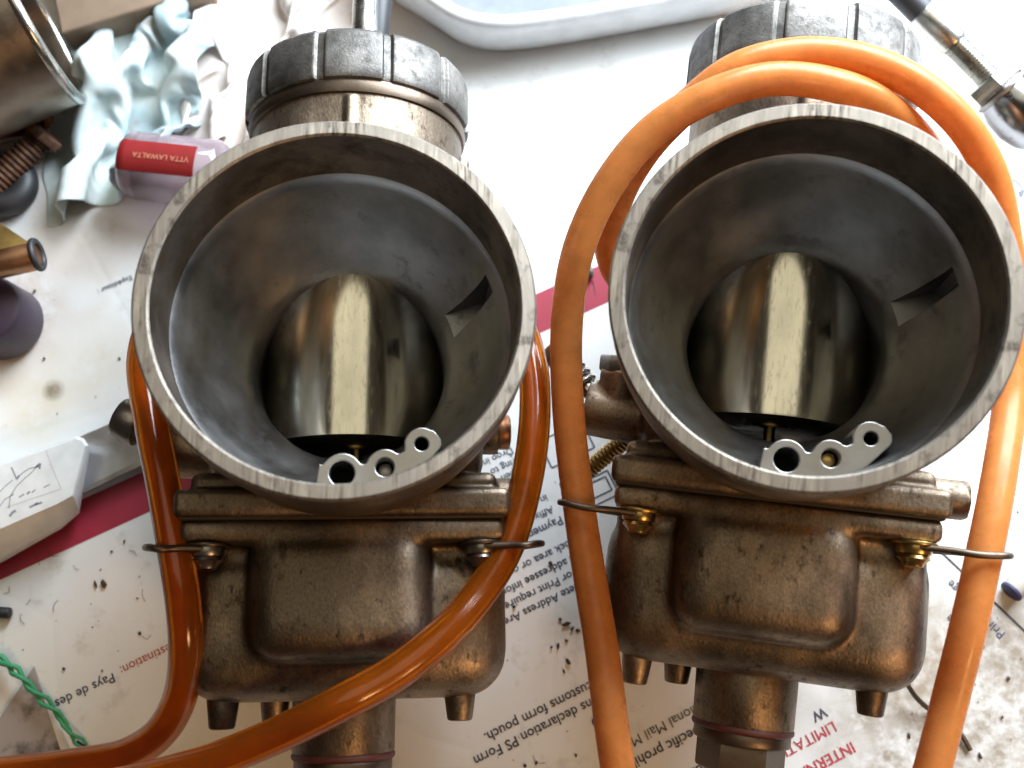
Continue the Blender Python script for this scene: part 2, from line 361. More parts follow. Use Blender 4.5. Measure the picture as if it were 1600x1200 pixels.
def outline_box(px, py, wd, ht, off=0.25):
    p = at(px, py, PZ); cs = [p+E1*a+E2*b for a, b in ((-wd, -ht), (wd, -ht), (wd, ht), (-wd, ht))]
    obj('printed_box', flat([stroke(cs[i], cs[(i+1) % 4], 0.35) for i in range(4)], INKZ, 'printed_box'), M['ink'], env)
for a in ((898, 682, 3.2, 4.5), (866, 704, 2.4, 3.6), (934, 765, 4.2, 3.2), (936, 762, 2.6, 1.8)): outline_box(*a)

# ------------------------------------------------------------------ carburetors
# local frame: origin where bore and slide axes cross, +Z out of the bell mouth, +Y to the cap, -Y to the float bowl
RIM, BORE = 50.6, 18.0
def bell_mesh(spigot):
    prof = [(20.6, -spigot), (20.8, 0), (24.6, 5), (27.6, 11), (29.4, 18), (30.2, 27), (30.6, 38), (31.0, 40), (31.0, RIM-0.5), (30.6, RIM),
            (28.7, RIM), (28.35, RIM-0.4), (28.3, RIM-8), (28.2, RIM-13.6), (27.7, RIM-14.2), (27.2, RIM-16), (26.4, RIM-20), (25.1, RIM-24), (23.2, RIM-28.3), (21.0, RIM-32), (19.3, RIM-34.8), (18.35, RIM-37), (18.0, RIM-39.5), (18.0, 0), (18.0, -spigot)]
    mats = []
    for k in range(len(prof)):
        mats.append(2 if k < 7 else 2 if k == 7 else 1 if k in (8, 9) else 1 if k == 10 else 3 if k < 13 else 0)
    bm = bmesh.new(); add_lathe(bm, prof, 160, 'Z', True, mats)
    o = bpy.data.objects.new('tmp', finish(bm)); col.objects.link(o)
    for nm in ('bore', 'lip', 'cast', 'counter'): o.data.materials.append(M[nm])
    # air passage pocket cut into the funnel wall
    bm = bmesh.new()
    poly = [(13, 3.4), (19, 4.4), (25.6, 8.2), (26.6, 10.4), (25.4, 11.8), (21, 10.2), (13, 7.6)]
    top = [bm.verts.new((x, y, 33.0)) for x, y in poly]; bot = [bm.verts.new((x, y, 17.0)) for x, y in poly]
    bm.faces.new(top); bm.faces.new(bot[::-1]); n = len(poly)
    for i in range(n): bm.faces.new((top[i], bot[i], bot[(i+1) % n], top[(i+1) % n]))
    c = bpy.data.objects.new('cut', finish(bm)); col.objects.link(c); c.data.materials.append(M['bore'])
    m = o.modifiers.new('b', 'BOOLEAN'); m.object = c; m.operation = 'DIFFERENCE'; m.solver = 'EXACT'
    me = evaluated(o); bpy.data.objects.remove(c); me.shade_smooth(); me.set_sharp_from_angle(angle=rad(28)); me.name = 'bell_mouth'
    return me
def body_mesh():
    bm = bmesh.new()
    add_cyl(bm, (0, -22, 0), (0, 57, 0), 22.1, n=64)
    add_cyl(bm, (0, 0, -24), (0, 0, 12), 22.6, n=64)
    add_box(bm, (-25, -25, -20), (25, -8, 18), 6, 3)
    add_box(bm, (-27, -25, -22), (27, -21.5, 21), 1.5, 2)
    add_box(bm, (-29, -29.8, -25), (29, -24.8, 24), 1.0, 2)                 # bowl flange
    add_cyl(bm, (-14, -16.5, 6), (-36.5, -14.5, 6), 5.2, n=24)              # idle screw boss
    add_cyl(bm, (-30, -16, 6), (-30, -6.5, 8), 4.3, n=24)
    add_cyl(bm, (14, -10, 0), (29, -10, 0), 4.6, n=24)                      # pilot screw boss
    add_cyl(bm, (24, -25.3, 14), (33.5, -25.3, 14), 3.6, n=24)              # flange ear
    add_cyl(bm, (20, 20, 4), (22.5, 48, 4), 1.2, n=12); add_cyl(bm, (-0.6, 24, 22.0), (-0.6, 52, 22.0), 0.9, n=12)
    me = cast(bm, 0.5, 4, 'body')
    b = bmesh.new(); b.from_mesh(me)
    def inside(c):
        x, y, z = c.x/MM, c.y/MM, c.z/MM; q = math.hypot(x, y)
        if q < 19.2: return True
        return z > 9 and q < 20.0+(z-9)*0.62
    dead = [f for f in b.faces if inside(f.calc_center_median())]
    bmesh.ops.delete(b, geom=dead, context='FACES'); b.to_mesh(me); b.free(); me.shade_smooth(); return me
def bowl_mesh():
    bm = bmesh.new()
    add_box(bm, (-29.0, -60.8, -23), (29.0, -33, 17.8), 8.0, 5)
    add_box(bm, (-27.6, -46, -23), (27.6, -30.2, 16.5), 3.0, 3)
    add_box(bm, (-28.2, -34.0, -24), (28.2, -29.8, 22.4), 0.9, 2)           # upper rim of the bowl
    add_box(bm, (-16.5, -54.0, 0), (15.0, -31, 23.2), 5.6, 5)               # central bulge
    return cast(bm, 0.5, 26, 'float_bowl')
def slide_mesh():
    bm = bmesh.new(); prof = [(17.6, -13.6), (18.55, -13.2), (18.6, -12.6), (18.6, 46)]
    add_lathe(bm, prof, 128, 'Y'); bmesh.ops.translate(bm, vec=(0, 0, -5.0), verts=bm.verts[:]); return finish(bm, 'throttle_slide', 30)
def cap_mesh():
    R, N = 23.7, 11
    def rf(r, h, a):
        if r < R-3: return r
        ph = ((a-math.pi/2)/(2*math.pi/N)+0.5) % 1.0; ph = min(ph, 1-ph)*(360/N)
        t = max(0.0, min(1.0, (ph-1.7)/1.3)); t = t*t*(3-2*t); return r-0.75*(1-t)
    prof = [(20.9, 55.4), (22.6, 55.2), (23.4, 55.5), (23.75, 56.2), (23.8, 58), (23.75, 64.2), (23.5, 65.4), (22.9, 66.2), (21.4, 66.5), (20.6, 65.6), (8, 65.2), (7, 67.0), (4, 67.1)]
    bm = bmesh.new(); add_lathe(bm, prof, 660, 'Y', False, None, rf); return finish(bm, 'cap', 25)
def plate_mesh(holes):
    """machined pad with drilled air passages, scalloped on its inner side"""
    th0 = math.atan2(-24.4, -4.0); th1 = math.atan2(-19.0, 13.2)+math.asin(3.1/23.13)
    def rin(t):
        best = 26.0
        for (x, y, r, pad) in holes:
            R = r+pad; rc, tc = math.hypot(x, y), math.atan2(y, x); s = rc*math.sin(t-tc)
            if abs(s) < R: best = min(best, rc*math.cos(t-tc)-math.sqrt(R*R-s*s))
        return best
    n = 140; rr = [rin(th0+(th1-th0)*i/n) for i in range(n+1)]
    rr = [min(r, 22.6) for r in rr]; rr[-1] = rr[-2] = rr[-3]+0.3
    for _ in range(3): rr = [rr[0]]+[(rr[i-1]+rr[i]*2+rr[i+1])/4 for i in range(1, n)]+[rr[-1]]
    pts = [(rr[i]*math.cos(th0+(th1-th0)*i/n), rr[i]*math.sin(th0+(th1-th0)*i/n)) for i in range(n+1)]
    tb = math.atan2(-22.9, 8.6)
    def rout(t):
        f = max(0.0, min(1.0, (t-tb)/(th1-tb))); return 28.0-2.4*(f*f*(3-2*f))**0.7-1.2*max(0.0, (f-0.8)/0.2)**3
    pts += [(rout(th1-(th1-th0)*i/40)*math.cos(th1-(th1-th0)*i/40), rout(th1-(th1-th0)*i/40)*math.sin(th1-(th1-th0)*i/40)) for i in range(41)]
    c = bpy.data.curves.new('p', 'CURVE'); c.dimensions = '2D'; c.fill_mode = 'BOTH'; c.extrude = 5*MM; c.bevel_depth = 0.25*MM; c.bevel_resolution = 2; c.offset = -0.25*MM
    loops = [pts]+[[(x+r*math.cos(2*math.pi*i/32), y+r*math.sin(2*math.pi*i/32)) for i in range(32)] for x, y, r, _ in holes]
    for lp in loops:
        s = c.splines.new('POLY'); s.points.add(len(lp)-1); s.use_cyclic_u = True
        for p, (x, y) in zip(s.points, lp): p.co = (x*MM, y*MM, 0, 1)
    o = bpy.data.objects.new('p', c); col.objects.link(o); me = evaluated(o); me.transform(Matrix.Translation((0, 0, 28*MM)))
    me.shade_smooth(); me.set_sharp_from_angle(angle=rad(35)); me.name = 'jet_plate'; return me
HOLES = [(0.1, -23.9, 2.05, 1.35), (7.1, -22.9, 1.5, 1.6), (13.2, -19.0, 1.1, 1.8)]
PM = {'plate': plate_mesh(HOLES), 'body': body_mesh(), 'bowl': bowl_mesh(), 'slide': slide_mesh(), 'cap': cap_mesh()}
def spring_mesh(p0, p1, R, r, turns):
    p0, p1 = Vector(p0), Vector(p1); d = p1-p0; u, v = basis(d); n = int(turns*18)
    return tube([p0+d*(i/n)+u*(R*math.cos(2*math.pi*i/18))+v*(R*math.sin(2*math.pi*i/18)) for i in range(n+1)], r, 8, name='spring')
def thread_mesh(p0, p1, r, pitch=0.9, n=20):
    p0, p1 = Vector(p0), Vector(p1); d = p1-p0; L = d.length; d.normalize(); u, v = basis(d); bm = bmesh.new(); k = int(L/(pitch/2)); rings = []
    for i in range(k+1):
        rr = r if i % 2 else r*0.86
        rings.append([bm.verts.new(p0+d*(L*i/k)+u*(rr*math.cos(2*math.pi*j/n))+v*(rr*math.sin(2*math.pi*j/n))) for j in range(n)])
    for a, b in zip(rings, rings[1:]):
        for j in range(n): bm.faces.new((a[j], a[(j+1) % n], b[(j+1) % n], b[j]))
    bm.faces.new(rings[0][::-1]); bm.faces.new(rings[-1]); return finish(bm, 'thread', 50)
def carburetor(label, loc, rot, spigot, right):
    t = thing('carburetor', label, 'carburetor', loc, 'carburetors on the envelope')
    t.rotation_mode = 'XYZ'; t.rotation_euler = [rad(a) for a in rot]
    obj('body', PM['body'], M['cast'], t)
    me = bell_mesh(spigot); o = bpy.data.objects.new('bell_mouth', me); col.objects.link(o); o.parent = t
    obj('throttle_slide', PM['slide'], M['slide'], t)
    pl = obj('jet_plate', PM['plate'], M['plate'], t)
    for k, (x, y, r, _) in enumerate(HOLES):
        obj('passage_shade', cyl((x, y, 22.5), (x, y, 23.2), r+0.4, n=24, name='passage_shade'), M['hole'], pl)  # near-black disc: the shade deep in the drilled hole, painted as colour
    x, y, r, _ = HOLES[1]
    bm = bmesh.new(); add_cyl(bm, (x, y, 24), (x, y, 30.6 if right else 29.8), r-0.25, n=24, bevel=0.35)
    obj('air_jet', finish(bm, 'air_jet', 35), M['brass' if right else 'steel'], pl)
    obj('jet_needle', cyl((0.4, -21, -9), (0.4, -6, -9), 1.2, 1.3, 16, name='jet_needle'), M['brass'], t)
    obj('needle_nozzle', cyl((0.4, -20, -9), (0.4, -16.4, -9), 4.2, 3.6, 24, 0.4, name='needle_nozzle'), M['brass'], t)
    cp = obj('cap', PM['cap'], M['cap'], t)
    bm = bmesh.new(); add_lathe(bm, [(21.3, 52.4), (22.6, 52.7), (23.0, 53.8), (22.8, 55.3), (21.2, 55.5)], 96, 'Y'); obj('cap_seal', finish(bm, 'cap_seal', 40), M['wire'], t)
    ad = obj('cable_adjuster', cyl((1.2, 65, 3), (1.2, 90, 3), 3.1, 2.9, 32, 0.4, name='cable_adjuster'), M['zinc'], cp)
    obj('rubber_boot', cyl((3.4, 76.5, 1), (4.6, 98, 1), 2.6, 3.2, 24, 0.6, name='rubber_boot'), M['rubber'], cp)
    bm = bmesh.new(); add_lathe(bm, [(0.9, 0), (0.25, 4.5)], 12, 'Y'); me = finish(bm, 'lock_tab', 40); obj('lock_tab', me, M['steel'], cp, (-5.2, 65.6, 14))
    # gasket and float bowl
    bm = bmesh.new(); add_box(bm, (-28.0, -30.1, -24.0), (28.0, -29.4, 23.0), 0.2, 1); obj('gasket', finish(bm, 'gasket', 40), M['gasket'], t)
    bw = obj('float_bowl', PM['bowl'], M['cast'], t)
    for px, pz, ln in ((-21.3, 9, 5.2), (20.5, 9, 4.8), (-13.6, -2, 5.0)):
        bm = bmesh.new(); add_cyl(bm, (px, -57, pz), (px, -60-ln, pz), 3.2, 2.3, 24, 0, 0.5); obj('post', finish(bm, 'post', 40), M['cast'], bw)
    dp = obj('drain_housing', cyl((-0.6, -57, 0), (-0.6, -70.4, 0), 9.6, 9.4, 48, 0.5, name='drain_housing'), M['cast'], bw)
    bm = bmesh.new(); add_ring(bm, (-0.6, -70.8, 0), (0, 1, 0), 8.8, 0.75, 64, 12); obj('o_ring', finish(bm, 'o_ring', 60), M['oring'], bw)
    bm = bmesh.new(); add_cyl(bm, (-0.6, -71.2, 0), (-0.6, -73.6, 0), 9.0, n=48, bevel=0.4); obj('plug_flange', finish(bm, 'plug_flange', 40), M['wire'], bw)
    bm = bmesh.new(); add_cyl(bm, (-0.6, -73.2, 0), (-0.6, -79, 0), 8.2, n=6, bevel=0.7); obj('hex_plug', finish(bm, 'hex_plug', 25), M['wire'], bw)
    # bowl screws with wire hose guides
    for s, x in ((-1, -23.4), (1, 24.0)):
        bm = bmesh.new(); add_cyl(bm, (x, -34.0, 19.2), (x, -36.2, 19.2), 3.1, 3.0, 28, 0, 0.5); add_cyl(bm, (x, -36.0, 19.2), (x, -38.4, 19.2), 2.8, 1.9, 28, 0, 0.8)
        sw = obj('screw', finish(bm, 'screw', 35), M['brass' if right else 'steel'], t)
        obj('washer', cyl((x, -33.9, 19.2), (x, -34.5, 19.2), 3.9, n=28, bevel=0.15, name='washer'), M['brass' if right else 'wire'], sw)
        e = x+s*(14.4 if s < 0 and right else 10.4 if s < 0 else 15.4 if right else 10.8)
        yy = -34.9
        path = spline([(x, yy, 21.6), (x+s*5, yy, 22.6), ((x+e)/2+s*2, yy-0.2, 23.6), (e-s*1.5, yy+0.2, 22.8), (e, yy+0.5, 19.5), (e-s*1.2, yy+0.6, 16.2), ((x+e)/2+s*2, yy+0.4, 15.2), (x+s*3, yy, 16.6)], 0.6)
        obj('wire_guide', tube(path, 0.62, 10, name='wire_guide'), M['wire'], t)
    # side fittings
    bm = bmesh.new(); add_cyl(bm, (-30, -7.0, 8), (-30, -3.8, 8.6), 4.6, n=6, bevel=0.5); obj('hex_bolt', finish(bm, 'hex_bolt', 25), M['steel'], t)
    if right:
        sc_ = obj('idle_screw', cyl((-34, -13, 5), (-43.5, -3.5, 3), 1.7, n=20, name='idle_screw'), M['zinc'], t)
        obj('spring', spring_mesh((-36.5, -10.6, 4.6), (-42.5, -4.6, 3.2), 2.5, 0.55, 5), M['zinc'], sc_)
        obj('screw_head', cyl((-42.4, -4.6, 3.2), (-44.8, -2.2, 2.7), 3.3, n=24, bevel=0.4, name='screw_head'), M['zinc'], sc_)
        obj('stop_screw', thread_mesh((-25.5, -15.5, -3), (-40.5, -29.5, -10), 2.0), M['brass'], t)
    else:
        sc_ = obj('idle_screw', cyl((-34, -13, 5), (-41, -9.4, 4.5), 2.0, n=20, name='idle_screw'), M['zinc'], t)
        obj('screw_head', cyl((-39.6, -10, 4.6), (-44.2, -7.9, 4.3), 4.3, 4.1, 32, 0.9, name='screw_head'), M['steel'], sc_)
    obj('pilot_screw', cyl((28.5, -10, 0), (31.5, -10, 0), 3.6, n=24, bevel=0.8, name='pilot_screw'), M['copper'], t)
    obj('vent_nipple', cyl((-18, 6, 8), (-30, 8, 9), 2.2, 1.9, 20, 0.3, name='vent_nipple'), M['brass'], t)
    obj('vent_nipple', cyl((18, 6, 8), (30, 8, 9), 2.2, 1.9, 20, 0.3, name='vent_nipple'), M['brass'], t)
    return t
carburetor('round-slide carburetor with clear amber hoses, standing between the white utility knife and the other carburetor', (-31.95, 50.14, CAM_H-200.68), (-0.48, 5.75, 1.1), 44.3, False)
carburetor('round-slide carburetor with milky orange hose looped over its cap and brass bowl screws', (53.16, 54.14, CAM_H-198.27), (3.96, -8.01, -7.91), 45.6, True)

# ------------------------------------------------------------------ hoses
def hose(label, pts, mat, r=3.0):
    o = obj('breather_hose', tube(spline([at(*p) for p in pts], 1.5), r, 20, r*0.6, 'breather_hose'), M[mat]); return tag(o, label, 'hose', 'amber breather hoses')
hose('amber hose running down beside the white utility knife and curling off at the lower corner', [(300, 470, 54), (245, 500, 57), (224, 560, 61), (236, 660, 65), (256, 760, 68), (272, 850, 69), (286, 940, 68.5), (291, 1020, 66), (281, 1090, 60), (250, 1145, 56), (195, 1180, 52), (110, 1196, 49), (10, 1208, 47), (-90, 1215, 45)], 'hose_clear')
hose('amber hose sweeping diagonally across the float bowl beside the knife carburetor', [(745, 480, 50), (805, 500, 52), (830, 560, 55), (836, 640, 58), (825, 740, 61), (797, 845, 62.6), (755, 920, 65), (695, 990, 69), (620, 1050, 71), (530, 1100, 73), (430, 1150, 69), (330, 1190, 66), (230, 1218, 64), (120, 1240, 62)], 'hose_clear')
hose('milky orange hose rising along the inner side and crossing in front over the cap', [(975, 1260, 62), (958, 1150, 64), (938, 1000, 62), (918, 880, 60.5), (904, 783, 60.3), (888, 640, 62), (886, 500, 66), (904, 390, 72), (950, 290, 77), (1020, 205, 81), (1110, 150, 84), (1200, 124, 85), (1290, 130, 84), (1370, 160, 80), (1440, 225, 72), (1480, 320, 62), (1470, 400, 57)], 'hose_milky')
hose('milky orange hose arching behind over the cap and dropping at the picture edge', [(1040, 470, 54), (975, 440, 55), (952, 385, 59), (966, 310, 66), (1010, 232, 72), (1080, 160, 78.5), (1150, 108, 82), (1240, 85, 83), (1330, 90, 83), (1420, 124, 81), (1500, 190, 78), (1548, 270, 74), (1570, 370, 69), (1582, 480, 64), (1578, 620, 63), (1562, 740, 68), (1541, 852, 70.3), (1513, 980, 69.5), (1483, 1100, 66), (1460, 1190, 65), (1440, 1260, 64)], 'hose_milky')

# ------------------------------------------------------------------ things around them
# plastic tray with a rounded corner
def rrect(x0, y0, x1, y1, r, n=10):
    out = []
    for cx, cy, a in ((x0+r, y0+r, 180), (x1-r, y0+r, 270), (x1-r, y1-r, 0), (x0+r, y1-r, 90)):
        for i in range(n+1): t = rad(a+90*i/n); out.append((cx+r*math.cos(t), cy+r*math.sin(t)))
    return out
def chaikin(p, n):
    for _ in range(n):
        q = []
        for i in range(len(p)):
            a, b = Vector(p[i]), Vector(p[(i+1) % len(p)]); q += [a*0.75+b*0.25, a*0.25+b*0.75]
        p = q
    return p
def inset(p, d):
    out = []
    for i in range(len(p)):
        t = (p[(i+1) % len(p)]-p[i-1]).normalized(); out.append(p[i]+Vector((-t.y, t.x))*d)
    return out
tc = at(790, 40, 16); tc.z = 0
tr = thing('plastic_tray', 'white plastic tray with rounded corner and grey basin behind the carburetors', 'tray', tc)
q = [Vector((a-tc)[:2]) for a in (at(655, -6, 16), at(722, 42, 16), at(845, 44, 16), at(1500, -85, 16), at(1560, -330, 16), at(900, -420, 16), at(540, -300, 16), at(560, -60, 16))]
q = chaikin(q, 3)
bm = bmesh.new(); rings = []
for off, z in ((3.0, 0.5), (1.6, 6), (0.3, 13), (0, 15.2), (0.5, 16.4), (1.7, 17.0), (3.0, 16.6), (4.2, 15.2), (5.4, 10), (6.6, 4), (8, 1.8)):
    rings.append([bm.verts.new((v.x, v.y, z)) for v in inset(q, off)])
for a, b in zip(rings, rings[1:]):
    n = len(a)
    for i in range(n): bm.faces.new((a[i], a[(i+1) % n], b[(i+1) % n], b[i]))
bm.faces.new(rings[-1]); bm.faces.new(rings[0][::-1])
obj('tray_shell', finish(bm, 'tray_shell', 60), M['tray'], tr)
obj('basin', flat([inset(q, 5.2)], 10.5, 'basin'), M['tray_in'], tr)  # flat grey-blue sheet across the inside of the tray

# crumpled rag and tissue
def crumple(name, label, cat, mat, corners, side, zmax, seed, n=64, iters=260, stiff=0.35):
    """relax an inextensible square sheet (side in mm) squeezed into the outline of the corners: it buckles into folds"""
    import numpy as np
    rng = np.random.default_rng(seed); P = [Vector(at(*c)) for c in corners]; cen = sum(P, Vector())/4; cen.z = 0
    uv = np.stack(np.meshgrid(np.linspace(0, 1, n), np.linspace(0, 1, n), indexing='ij'), -1); A = [np.array(p) for p in P]
    u, v = uv[..., :1], uv[..., 1:]
    X = (A[0]*(1-u)+A[1]*u)*(1-v)+(A[3]*(1-u)+A[2]*u)*v; home = X.copy()
    o3 = Vector((seed*5.1, seed*2.3, 0)); Z = np.zeros((n, n)); W = np.zeros((n, n, 2))
    for i in range(n):
        for j in range(n):
            q = Vector((i/n*3.4, j/n*3.4, 0))+o3; Z[i, j] = noise.noise(q)+0.5*noise.noise(q*2.3); w_ = noise.noise_vector(q*0.8); W[i, j] = (w_.x, w_.y)
    X[..., 2] = zmax*(0.45+0.5*Z); X[..., :2] += W*side*0.07
    h = side/(n-1); cons = []
    for di, dj, k in ((1, 0, 1), (0, 1, 1), (1, 1, .8), (1, -1, .8), (3, 0, stiff), (0, 3, stiff), (7, 0, 0.12), (0, 7, 0.12)):
        cons.append((di, dj, h*math.hypot(di, dj), k))
    hc = home[..., :2].reshape(-1, 2).mean(0); lim = np.sqrt(((home[..., :2]-hc)**2).sum(-1))+4.0
    for it in range(iters):
        for di, dj, L, k in cons:
            i0 = slice(0, n-di); i1 = slice(di, n)
            j0, j1 = (slice(0, n-dj), slice(dj, n)) if dj >= 0 else (slice(-dj, n), slice(0, n+dj))
            a, b = X[i0, j0], X[i1, j1]; d = b-a; ln = np.sqrt((d*d).sum(-1, keepdims=True))+1e-9
            c = d*((ln-L)/ln)*0.5*k*0.45; D = np.zeros_like(X); D[i0, j0] += c; D[i1, j1] -= c; X += D
        X[..., 2] = np.clip(X[..., 2]-0.05, 0.7, zmax)
        dd = X[..., :2]-hc; r = np.sqrt((dd**2).sum(-1)); f = np.minimum(1.0, (lim+0.08*side)/(r+1e-9)); X[..., :2] = hc+dd*(1-0.3*(1-f))[..., None]
        X[..., :2] += (home[..., :2]-X[..., :2])*0.01
    bm = bmesh.new(); g_ = [[bm.verts.new((X[i, j, 0]-cen.x, X[i, j, 1]-cen.y, X[i, j, 2])) for j in range(n)] for i in range(n)]
    for i in range(n-1):
        for j in range(n-1): bm.faces.new((g_[i][j], g_[i+1][j], g_[i+1][j+1], g_[i][j+1]))
    me = finish(bm, name, 180, False); o = obj(name, me, mat, None, cen); so = o.modifiers.new('thick', 'SOLIDIFY'); so.thickness = 0.4*MM
    sb = o.modifiers.new('sub', 'SUBSURF'); sb.levels = 1; sb.render_levels = 1
    return tag(o, label, cat)
crumple('crumpled_rag', 'crumpled pale blue rag with brown stains, beside the red-labelled vial', 'rag', cloth('blue_rag', (0.60, 0.65, 0.62, 1), (0.36, 0.45, 0.47, 1), (0.26, 0.16, 0.09, 1)), [(80, 345, 1), (275, 265, 1), (335, 30, 1), (118, 20, 1)], 70, 36, 5)
crumple('crumpled_tissue', 'crumpled off-white tissue behind the cap, next to the blue rag', 'tissue', cloth('white_tissue', (0.66, 0.58, 0.52, 1), (0.72, 0.67, 0.65, 1), (0.50, 0.38, 0.24, 1), (0.58, 0.75)), [(285, 225, 1), (455, 215, 1), (590, -60, 1), (340, -60, 1)], 68, 16, 8)

# cardboard behind the rag
p = [at(95, 52, 9), at(330, -20, 9), at(300, -240, 9), at(40, -200, 9)]; cz = sum(p, Vector())/4
o = obj('cardboard_box', prism([(a.x-cz.x, a.y-cz.y) for a in p], 0.3, 9, 0.8, 'cardboard_box'), M['board'], None, (cz.x, cz.y, 0)); tag(o, 'brown cardboard box edge behind the crumpled rag', 'box')

# metal sleeve lying at the far corner
a0, a1 = at(62, 38, 26), at(-110, 112, 26); d = (a1-a0).normalized()
t = thing('metal_sleeve', 'dull metal sleeve with a bright rim lying at the far corner over the rusty bolt', 'sleeve', (a0.x, a0.y, 0))
bm = bmesh.new(); o0 = Vector((0, 0, 26)); Rr = 20
u, v = basis(d); rings = []
for r_, h in ((17.5, 0), (19.4, 0), (20, 0.6), (20, 60), (17.5, 60)):
    rings.append([bm.verts.new(o0+d*h+(u*math.cos(2*math.pi*i/72)+v*math.sin(2*math.pi*i/72))*r_) for i in range(72)])
for a, b in zip(rings, rings[1:]+rings[:1]):
    for i in range(72): bm.faces.new((a[i], a[(i+1) % 72], b[(i+1) % 72], b[i]))
obj('tube_wall', finish(bm, 'tube_wall', 40), metal('sleeve_steel', (0.30, 0.24, 0.19, 1), 0.35), t)
bm = bmesh.new(); add_ring(bm, o0+d*0.2, d, 19.0, 1.4, 72, 10); obj('rim_ring', finish(bm, 'rim_ring', 60), M['zinc'], t)
# rusty bolt, red and white packet, black grommet below it
a0, a1 = at(-30, 300, 8), at(60, 215, 9)
t = thing('rusty_bolt', 'rusty brown bolt lying under the metal sleeve', 'bolt', (a0.x, a0.y, 0)); L = a1-a0; L.z = 0
obj('shaft', thread_mesh((0, 0, 7), L+Vector((0, 0, 8)), 3.6, 1.4), M['rust'], t)
obj('head', cyl(L+Vector((0, 0, 8)), L*1.13+Vector((0, 0, 8.4)), 5.6, n=6, bevel=0.6, name='head', smooth=25), M['rust'], t)
for k, (x0, y0, x1, y1) in enumerate(((52, 200, 62, 150), (70, 195, 82, 185), (68, 160, 80, 192))):
    a0, a1 = at(x0, y0, 6), at(x1, y1, 8); o = obj('copper_strip', tube(spline([Vector((0, 0, 6)), (a1-a0)*0.5+Vector((0.8, 0, 8)), a1-a0+Vector((0, 0, 7))], 0.8), 1.3, 10, name='copper_strip'), M['copper'], None, (a0.x, a0.y, 0))
    tag(o, ['upright copper strip next to the rusty bolt head', 'short copper strip beside the blue rag edge', 'slanting copper strip between bolt and rag'][k], 'strip', 'copper strips under the sleeve')
a0 = at(15, 210, 3); t = thing('printed_packet', 'white and red printed packet under the metal sleeve', 'packet', (a0.x, a0.y, 0))
pk = [at(-60, 175, 4)-a0, at(20, 155, 4)-a0, at(47, 170, 4)-a0, at(40, 205, 4)-a0, at(-60, 225, 4)-a0]
obj('packet_body', prism([(q.x, q.y) for q in pk], 0.4, 4, 0.3, 'packet_body'), plain('cream_card', (0.66, 0.60, 0.52, 1), 0.7), t)
pk = [at(-60, 200, 4)-a0, at(46, 176, 4)-a0, at(38, 212, 4)-a0, at(10, 215, 4)-a0, at(-60, 235, 4)-a0]
obj('red_panel', prism([(q.x, q.y) for q in pk], 3.6, 4.3, 0.2, 'red_panel'), M['redlabel'], t)
a0 = at(0, 285, 5); bm = bmesh.new(); add_ring(bm, (0, 0, 4.5), (0.2, 0, 1), 5.5, 3.6, 40, 14); o = obj('rubber_grommet', finish(bm, 'rubber_grommet', 60), M['rubber'], None, (a0.x, a0.y, 0)); tag(o, 'black rubber grommet at the picture edge below the rusty bolt', 'grommet')
# brass fitting with a black ring, on a purple knob
a0 = at(-20, 480, 0); o = obj('purple_knob', cyl((0, 0, 0.5), (0, 0, 14), 9.6, 9.0, 64, 1.6, name='purple_knob'), M['purple'], None, (at(0, 482, 14).x-4.5, at(0, 482, 14).y, 0)); tag(o, 'dark purple round plastic knob under the brass fitting', 'knob')
a0, a1 = at(-60, 425, 20), at(58, 398, 20)
t = thing('brass_fitting', 'brass fitting with flat plate and black ring at the picture edge', 'fitting', (a0.x, a0.y, 0)); L = a1-a0; L.z = 0
obj('tube', cyl((0, 0, 20), L+Vector((0, 0, 20)), 3.6, n=32, bevel=0.4, name='tube'), M['copper'], t)
bm = bmesh.new(); add_ring(bm, L+Vector((0, 0, 20)), L, 3.3, 0.8, 40, 10); obj('black_ring', finish(bm, 'black_ring', 60), M['rubber'], t)
pk = [at(-60, 345, 23)-a0, at(0, 348, 23)-a0, at(45, 378, 23)-a0, at(44, 388, 23)-a0, at(-60, 408, 23)-a0]
obj('plate', prism([(q.x, q.y) for q in pk], 20.5, 23, 0.4, 'plate'), M['brass'], t)

# red-labelled vial
a0, a1 = at(196, 258, 9), at(345, 274, 9); t = thing('plastic_vial', 'clear mauve vial with a red label lying by the rag', 'vial', (a0.x, a0.y, 0)); L = a1-a0; L.z = 0; d = L.normalized(); u = Vector((-d.y, d.x, 0)); v = Vector((0, 0, 1)); Rv = 8.6
bm = bmesh.new(); rings = []
for h, r_ in ((0, 5.0), (0.5, 7.2), (1.6, 8.3), (3, Rv), (24, Rv), (25.5, 7.4), (26.5, 4.6), (31, 4.4)):
    rings.append([bm.verts.new(Vector((0, 0, Rv+0.6))+d*h+(u*math.cos(2*math.pi*i/56)+v*math.sin(2*math.pi*i/56))*r_) for i in range(56)])
for a, b in zip(rings, rings[1:]):
    for i in range(56): bm.faces.new((a[i], a[(i+1) % 56], b[(i+1) % 56], b[i]))
bm.faces.new(rings[0][::-1]); bm.faces.new(rings[-1]); obj('vial_body', finish(bm, 'vial_body', 50), M['vial'], t)
bm = bmesh.new(); pr = None
for k in range(21):
    a = rad(68+54*k/20); e = (u*math.cos(a)+v*math.sin(a))*(Rv+0.12); row = [bm.verts.new(Vector((0, 0, Rv+0.6))+d*h+e) for h in (0.9, 2.2, 3.2, 19.5, 20.5)]
    row[0].co -= e*0.1; 
    if pr:
        for i in range(4): bm.faces.new((pr[i], pr[i+1], row[i+1], row[i]))
    pr = row
lb = obj('label', finish(bm, 'label', 60), M['redlabel'], t)
